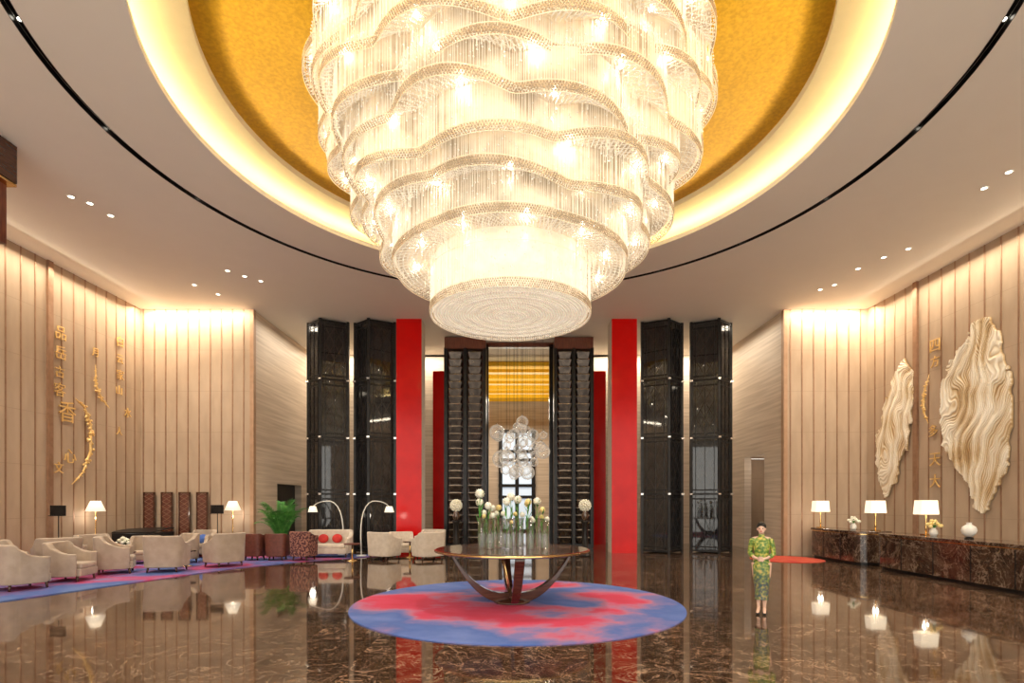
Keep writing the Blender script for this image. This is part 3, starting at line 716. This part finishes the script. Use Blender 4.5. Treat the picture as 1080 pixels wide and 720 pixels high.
for x0 in (160,178.5,197,215.5):
    x=X(x0,YB)
    if fp is None:
        fp=thing('carved_screen_panel','narrow dark carved fretwork panel against beige wall','panel',(x,YB-.14,0),0,'carved fretwork panels')
        mb=MB(); mb.box((-.19,0,1.2),(.04,.08,2.4)).box((.19,0,1.2),(.04,.08,2.4)).box((0,0,.02),(.34,.08,.04)).box((0,0,2.38),(.34,.08,.04)); mb.obj('frame',M_dwood,fp)
        mb=MB(); mb.box((0,.01,1.2),(.34,.03,2.3),0)
        for k in range(12):
            zz=.15+k*.19
            mb.bar((-.16,-.02,zz),(0,-.02,zz+.09),.015,1);mb.bar((0,-.02,zz+.09),(.16,-.02,zz),.015,1);mb.bar((-.16,-.02,zz),(0,-.02,zz-.09),.015,1);mb.bar((0,-.02,zz-.09),(.16,-.02,zz),.015,1)
        mb.obj('fretwork',[M_rbrown,M_bronze],fp)
    else: dup(fp,(x,YB-.14,0))
for x in (X(474,20.4),X(617,20.4)):
    t=thing('pedestal_flower_ball','white flower globe on tall dark pedestal vase','flower arrangement',(x+(.25 if x<0 else 0),20.4,0),0,'flower globes on pedestals')
    MB().lathe([(0,0),(.22,0),(.22,.06),(.12,.1),(.1,1.2),(.16,1.3),(.16,1.34),(0,1.34)],seg=24).obj('pedestal',M_black,t)
    MB().lathe([(0,1.34),(.08,1.34),(.14,1.5),(.09,1.66),(.1,1.7)],seg=24).obj('vase',M_dmarb,t)
    mb=MB(); c=Vector((0,0,1.9)); mb.ell(c,.19,12,8)
    for i in range(60):
        zz=1-2*(i+.5)/60; a=i*2.399; s_=math.sqrt(1-zz*zz); petals(mb,c+Vector((s_*math.cos(a),s_*math.sin(a),zz))*.2,.055,8,0)
    mb.obj('blooms',M_wpet,t,kind='stuff')

# ---------------------------------------------------------------- reception
def desk(y0,y1,lab):
    t=thing('reception_desk',lab,'reception desk',(11.5,(y0+y1)/2,0)); L_=y1-y0
    def rr(w,l,r=.35):
        P=[]; 
        for cx,cy,a0 in((w/2-.02,l/2-.02,0),(-w/2+r,l/2-r,90),(-w/2+r,-l/2+r,180),(w/2-.02,-l/2+.02,270)):
            R2=r if cx<0 else .02
            for k in range(7): a=math.radians(a0+15*k); P.append((cx+R2*math.cos(a),cy+R2*math.sin(a)))
        return P
    MB().prism(rr(.9,L_-.1),0,.1).obj('plinth',M_black,t)
    MB().prism(rr(1.0,L_),.1,.98).obj('body',M_dmarb,t)
    MB().prism(rr(.97,L_-.04),.98,1.01).obj('reveal',M_brass,t,label='thin brass reveal line')
    MB().prism(rr(1.06,L_+.04),1.01,1.09).obj('countertop',M_dmarb,t,bevel=.01)
    n=int(L_/1.2); mb=MB()
    for i in range(1,n+1):
        yy=-L_/2+i*L_/(n+1); mb.box((-.505,yy,.54),(.02,.015,.86))
    mb.obj('joint_strips',M_black,t,kind='stuff')
desk(9.6,16.6,'long dark brown marble reception desk with rounded ends'); desk(17.3,20.3,'shorter dark brown marble reception desk with rounded ends')
def dlamp(x,y):
    t=thing('table_lamp','table lamp with lit rectangular cream shade on marble desk','lamp',(x,y,1.09),0,'rectangular shaded desk lamps')
    MB().box((0,0,.015),(.2,.2,.03)).obj('base',M_brass,t); MB().lathe([(.02,.03),(.035,.2),(.02,.4),(.012,.62)],seg=14).obj('stem',M_brass,t)
    w1,w2=.26,.23; vs=[(a*w,b*w*.6,z) for z,w in((.58,w1),(.98,w2)) for a,b in((-1,-1),(1,-1),(1,1),(-1,1))]
    MB().add(vs,[(0,1,5,4),(1,2,6,5),(2,3,7,6),(3,0,4,7)]).obj('lamp_shade',M_shade,t); light('POINT','desk_lamp_glow',(x,y,1.5),7,size=.08)
dlamp(11.3,20.0); dlamp(11.75,17.65); dlamp(11.75,15.5)
bouquet(11.5,18.4,1.09,'green and white bouquet in white vase on desk'); bouquet(11.5,14.9,1.09,'green and yellow bouquet in white vase on desk',M_yel)
t=thing('globe_vase','white globe vase on small dark stand on desk','vase',(11.55,13.8,1.09))
MB().lathe([(0,0),(.1,0),(.1,.03),(.05,.05),(0,.05)],seg=20).obj('stand',M_black,t); MB().lathe([(0,.05),(.07,.06),(.14,.13),(.165,.21),(.14,.3),(.06,.36),(.05,.39),(.065,.41)],seg=28).obj('body',M_white,t)

# ---------------------------------------------------------------- wall reliefs
def wl(x,y):
    d=-XL*F/(540-x); return d,Z(y,d)
def wr(x,y):
    d=XR*F/(x-540); return d,Z(y,d)
M_relief=bpy.data.materials.new('pale_gilded_relief'); M_relief.use_nodes=True; nt=M_relief.node_tree; N=nt.nodes.new; L=nt.links.new; b=nt.nodes['Principled BSDF']
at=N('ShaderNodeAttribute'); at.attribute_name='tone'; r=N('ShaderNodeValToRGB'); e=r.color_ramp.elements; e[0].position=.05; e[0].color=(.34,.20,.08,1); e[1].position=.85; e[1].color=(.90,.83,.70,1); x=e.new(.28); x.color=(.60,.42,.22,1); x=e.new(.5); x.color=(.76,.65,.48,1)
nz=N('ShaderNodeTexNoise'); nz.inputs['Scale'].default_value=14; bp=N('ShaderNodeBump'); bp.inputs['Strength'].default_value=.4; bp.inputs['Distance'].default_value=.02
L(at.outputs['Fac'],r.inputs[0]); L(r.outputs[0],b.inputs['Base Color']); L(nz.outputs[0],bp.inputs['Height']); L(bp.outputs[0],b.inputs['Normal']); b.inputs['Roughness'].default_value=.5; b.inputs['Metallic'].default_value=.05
def leaf(pts,lab,seed):
    P=[wr(x,y) for x,y in pts]; cy=sum(p[0] for p in P)/len(P); cz=sum(p[1] for p in P)/len(P); P=[(a-cy,b-cz) for a,b in P]
    def inside(px,pz):
        c=False; n=len(P)
        for i in range(n):
            a,b=P[i],P[i-1]
            if (a[1]>pz)!=(b[1]>pz) and px<(b[0]-a[0])*(pz-a[1])/(b[1]-a[1])+a[0]: c=not c
        return c
    y0=min(p[0] for p in P);y1=max(p[0] for p in P);z0=min(p[1] for p in P);z1=max(p[1] for p in P)
    g=.02; ny=int((y1-y0)/g)+2; nz_=int((z1-z0)/g)+2; idx={};vs=[];tone=[];fs=[]
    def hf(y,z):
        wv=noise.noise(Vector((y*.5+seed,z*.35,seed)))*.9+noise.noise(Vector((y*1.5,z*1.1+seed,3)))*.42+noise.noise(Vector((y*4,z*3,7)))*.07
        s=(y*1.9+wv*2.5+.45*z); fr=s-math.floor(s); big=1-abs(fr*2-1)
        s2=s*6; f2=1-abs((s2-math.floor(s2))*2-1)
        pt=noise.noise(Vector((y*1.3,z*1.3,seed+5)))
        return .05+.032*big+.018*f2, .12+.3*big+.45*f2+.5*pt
    for j in range(nz_):
        for i in range(ny):
            y=y0+i*g; z=z0+j*g; q=noise.noise(Vector((y*2.2,z*2.2,seed)))*.14+noise.noise(Vector((y*8,z*6,seed)))*.10
            if inside(y+q,z+q*.6):
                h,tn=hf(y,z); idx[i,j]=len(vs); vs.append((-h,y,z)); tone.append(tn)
    for (i,j) in idx:
        if all((i+a,j+b) in idx for a,b in((1,0),(1,1),(0,1))): fs.append((idx[i,j],idx[i,j+1],idx[i+1,j+1],idx[i+1,j]))
    ed={}
    for f in fs:
        for a in range(4): ed[(f[a],f[(a+1)%4])]=1
    bk={}
    for (a,b_) in list(ed):
        if (b_,a) not in ed:
            for v in(a,b_):
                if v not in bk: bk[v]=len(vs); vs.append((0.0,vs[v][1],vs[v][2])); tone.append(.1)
            fs.append((b_,a,bk[a],bk[b_]))
    t=thing('carved_wall_relief',lab,'wall art',(XR-.03,cy,cz))
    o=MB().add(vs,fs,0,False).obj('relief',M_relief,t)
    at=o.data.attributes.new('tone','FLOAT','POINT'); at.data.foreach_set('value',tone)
leaf([(1046,333),(1058,352),(1062,375),(1069,400),(1070,455),(1064,492),(1054,520),(1040,542),(1030,536),(1026,515),(1010,492),(998,470),(993,440),(996,405),(1006,380),(1020,358),(1030,340)],'tall pale leaf-like carved relief with flowing gilded ripples',4.2)
leaf([(957,376),(965,390),(966,420),(962,455),(952,490),(944,515),(936,526),(929,508),(926,470),(931,440),(940,408),(950,385)],'smaller pale leaf-like carved relief with flowing gilded ripples',9.1)
def char(chs,d,z,size,sidex,right):
    cu=bpy.data.curves.new('calligraphy_character','FONT'); cu.body=chs; cu.size=size; cu.extrude=.015; cu.align_x='CENTER'; cu.align_y='CENTER'
    o=bpy.data.objects.new('tmp',cu); C.objects.link(o); bpy.context.view_layer.update()
    me=bpy.data.meshes.new_from_object(o.evaluated_get(bpy.context.evaluated_depsgraph_get())); bpy.data.objects.remove(o)
    me.materials.clear(); me.materials.append(M_goldch)
    q=bpy.data.objects.new('calligraphy_character',me); C.objects.link(q)
    q.location=(sidex,d,z); q.rotation_euler=(PI/2,0,PI/2 if not right else -PI/2)
    single(q,'gilded raised calligraphy character on panelled wall','wall lettering','gilded calligraphy characters')
for chs,x,y,s in (('品',62,352,.46),('岳',62,373,.46),('古',61,393,.38),('客',61,412,.46),('香',69,436,.72),('心',72,482,.5),('文',60,494,.38),('白',125,361,.4),('云',125,379,.36),('家',125,396,.38),('山',124,412,.36),('月',99,372,.32),('水',133,436,.38),('人',124,455,.32)):
    d,z=wl(x,y); char(chs,d,z,s,XL+.06,False)
for chs,x,y,s in (('四',988,365,.48),('方',988,382,.38),('多',986,455,.4),('天',988,485,.48),('大',988,508,.45)):
    d,z=wr(x,y); char(chs,d,z,s,XR-.06,True)
def arc(pts,lab,fn,sx,r=.07):
    P=[fn(x,y) for x,y in pts]; t=thing('gilded_vine_relief',lab,'wall art',(sx,P[0][0],P[0][1])); mb=MB()
    V=[]
    for i in range(len(P)-1):
        for k in range(6): u=k/6; V.append(((P[i][0]*(1-u)+P[i+1][0]*u)-P[0][0],(P[i][1]*(1-u)+P[i+1][1]*u)-P[0][1]))
    n=len(V); mb.tube([(0,a,b) for a,b in V],[(r*math.sin(PI*(i+.6)/(n+.2))*.6+.012)*.6 for i in range(n)],8); mb.obj('stem',M_goldch,t)
    mb=MB()
    for i,(a,b) in enumerate(V):
        for q in range(3):
            rr=r*.8*math.sin(PI*(i+.6)/(n+.2))+.012; mb.ell((random.uniform(-.015,.015),a+random.uniform(-rr,rr)*1.2,b+random.uniform(-rr,rr)*1.2),rr*.55,7,5)
    mb.obj('buds',M_goldch,t,kind='stuff')
arc([(76,420),(86,430),(92,450),(92,475),(84,498),(70,513)],'crescent gilded relief of clustered buds',wl,XL+.11,.10)
arc([(98,385),(98,405),(104,420),(114,432)],'small crescent gilded relief of clustered buds',wl,XL+.09,.07)
arc([(983,395),(977,415),(977,435),(983,448)],'small crescent gilded relief of clustered buds',wr,XR-.09,.07)
t=thing('hanging_timber_bulkhead','brown timber clad bulkhead hanging from the ceiling','ceiling fixture',(-10.75,10.9,0))
MB().box((0,0,8.91),(1.2,.6,.76)).obj('upper_box',M_dwood,t); MB().box((-.12,0,7.88),(1.1,.5,1.2)).obj('lower_box',M_rwood,t,label='lighter red-brown lower box')
MB().box((-.05,0,8.5),(1.25,.64,.05)).obj('metal_band',M_brass,t)

# ---------------------------------------------------------------- woman
t=thing('person','woman in green patterned long dress standing with hands clasped','person',(4.5,9.85,0),math.radians(-28))
M_skin=nmat('skin',(.70,.45,.33),(.76,.50,.38),scale=10,rough=.5)
mb=MB()
for s in(-1,1):
    mb.tube([(s*.085,.0,.92),(s*.082,-.005,.7),(s*.06,-.01,.5),(s*.054,.0,.4),(s*.05,.012,.32),(s*.048,.015,.17),(s*.048,.02,.11)],[.085,.072,.05,.046,.048,.03,.029],14)
    mb.tube([(s*.048,.035,.1),(s*.05,-.03,.075),(s*.056,-.1,.03),(s*.06,-.15,.025)],[.028,.03,.03,.018],12)
    mb.tube([(s*.12,0,1.345),(s*.155,.0,1.32),(s*.178,.02,1.2),(s*.19,.035,1.08),(s*.16,-.04,1.05),(s*.1,-.15,1.02),(s*.055,-.185,1.01)],[.043,.043,.037,.033,.031,.025,.021],12)
    mb.ell((s*.03,-.2,1.0),(.036,.018,.03),12,8)
    for k in range(4):
        z0=1.022-k*.016
        mb.tube([(s*.02,-.205,z0),(-s*.012,-.222-.004*s,z0-.006),(-s*.036,-.215,z0-.012),(-s*.046+s*.004*k,-.2,z0-.02)],[.0095,.009,.0085,.007],8)
    mb.tube([(s*.04,-.205,1.02),(s*.02,-.225,1.04),(-s*.0,-.228,1.045)],[.011,.01,.008],8)
mb.ell((0,.0,.93),(.145,.105,.13)); mb.tube([(0,0,.9),(0,0,1.03),(0,-.005,1.16),(0,0,1.28),(0,.005,1.36)],[(.105,.135),(.085,.1),(.1,.125),(.09,.13),(.055,.09)],18)
mb.tube([(-.14,0,1.34),(0,.0,1.365),(.14,0,1.34)],.042,12); mb.tube([(0,.01,1.34),(0,.0,1.42),(0,-.008,1.48)],[.05,.041,.043],14)
mb.ell((0,-.0,1.545),(.07,.085,.088),20,14); mb.ell((0,-.035,1.495),(.05,.05,.058),16,12)
mb.tube([(0,-.08,1.55),(0,-.1,1.52),(0,-.088,1.51)],[.008,.013,.01],8)
for s in(-1,1): mb.ell((s*.07,.005,1.525),(.01,.018,.028),10,8)
body=mb.obj('body',M_skin,t); r=body.modifiers.new('remesh','REMESH'); r.mode='VOXEL'; r.voxel_size=.0065; r.use_smooth_shade=True
sm=body.modifiers.new('smooth','SMOOTH'); sm.factor=.5; sm.iterations=2
M_dress=bpy.data.materials.new('green_floral_silk'); M_dress.use_nodes=True; nt=M_dress.node_tree; N=nt.nodes.new; L=nt.links.new; b=nt.nodes['Principled BSDF']
tc=N('ShaderNodeTexCoord'); nz=N('ShaderNodeTexNoise'); nz.inputs['Scale'].default_value=20; nz.inputs['Detail'].default_value=3; r1=N('ShaderNodeValToRGB'); e=r1.color_ramp.elements
e[0].position=.36; e[0].color=(.06,.15,.02,1); e[1].position=.66; e[1].color=(.66,.50,.12,1); x=e.new(.46); x.color=(.15,.25,.04,1); x=e.new(.56); x.color=(.34,.38,.07,1)
r2=N('ShaderNodeValToRGB'); e=r2.color_ramp.elements; e[0].position=.38; e[0].color=(.03,.10,.09,1); e[1].position=.66; e[1].color=(.45,.28,.12,1); x=e.new(.47); x.color=(.12,.08,.10,1); x=e.new(.55); x.color=(.16,.24,.07,1)
sp=N('ShaderNodeSeparateXYZ'); mr=N('ShaderNodeMapRange'); mr.inputs[1].default_value=.95; mr.inputs[2].default_value=.55; mx=N('ShaderNodeMixRGB')
L(tc.outputs['Object'],nz.inputs['Vector']); L(nz.outputs[0],r1.inputs[0]); L(nz.outputs[0],r2.inputs[0]); L(tc.outputs['Object'],sp.inputs[0]); L(sp.outputs[2],mr.inputs[0]); L(mr.outputs[0],mx.inputs[0]); L(r1.outputs[0],mx.inputs[1]); L(r2.outputs[0],mx.inputs[2]); L(mx.outputs[0],b.inputs['Base Color']); b.inputs['Roughness'].default_value=.45
mb=MB(); ring=[(1.435,.05,.05),(1.39,.056,.056),(1.375,.088,.07),(1.345,.148,.083),(1.30,.155,.096),(1.2,.138,.122),(1.1,.118,.106),(1.03,.112,.098),(.97,.132,.112),(.88,.16,.126),(.7,.15,.12),(.5,.122,.105),(.35,.112,.1),(.26,.118,.105)]
vs=[];fs=[];n=32
for z,a,b_ in ring:
    for i in range(n):
        th=2*PI*i/n; f=1+(.02*math.cos(7*th) if z<.6 else 0); vs.append((a*f*math.cos(th),b_*f*math.sin(th)+(.005 if z>1.3 else 0),z))
for j in range(len(ring)-1):
    for i in range(n): k=(i+1)%n; fs.append((j*n+i,(j+1)*n+i,(j+1)*n+k,j*n+k))
mb.add(vs,fs,0,True)
for s in(-1,1): mb.tube([(s*.11,0,1.34),(s*.153,.0,1.325),(s*.18,.02,1.2),(s*.193,.037,1.085),(s*.16,-.04,1.055),(s*.13,-.1,1.037)],[.048,.05,.045,.043,.043,.04],14)
mb.obj('dress',M_dress,t,label='long green and gold floral silk dress')
M_hair=nmat('black_hair',(.008,.006,.005),(.02,.015,.012),scale=40,stretch=(1,1,.1),rough=.5,spec=.25)
mb=MB(); mb.ell((0,.012,1.57),(.079,.090,.085),20,14); mb.ell((0,.10,1.575),(.05,.045,.052),14,10); mb.ell((0,.03,1.53),(.076,.062,.062),14,10); mb.obj('hair',M_hair,t,label='black hair pinned in a bun')
for s in(-1,1): MB().ell((s*.026,-.077,1.535),(.012,.006,.006),8,6).obj('eye',M_black,t)
for s in(-1,1): MB().tube([(s*.014,-.083,1.55),(s*.028,-.08,1.555),(s*.042,-.07,1.55)],.0025,5).obj('eyebrow',M_hair,t)
MB().ell((0,-.083,1.488),(.02,.008,.007),10,6).obj('lips',nmat('red_lips',(.55,.05,.05),rough=.4),t)
for s in(-1,1):
    MB().tube([(s*.048,.04,.085),(s*.05,-.03,.06),(s*.056,-.1,.026),(s*.06,-.165,.018)],[(.033,.033),(.03,.034),(.026,.038),(.014,.02)],12).tube([(s*.048,.05,.07),(s*.048,.05,0)],[.018,.007],8).obj('high_heel_shoe',M_pn,t)
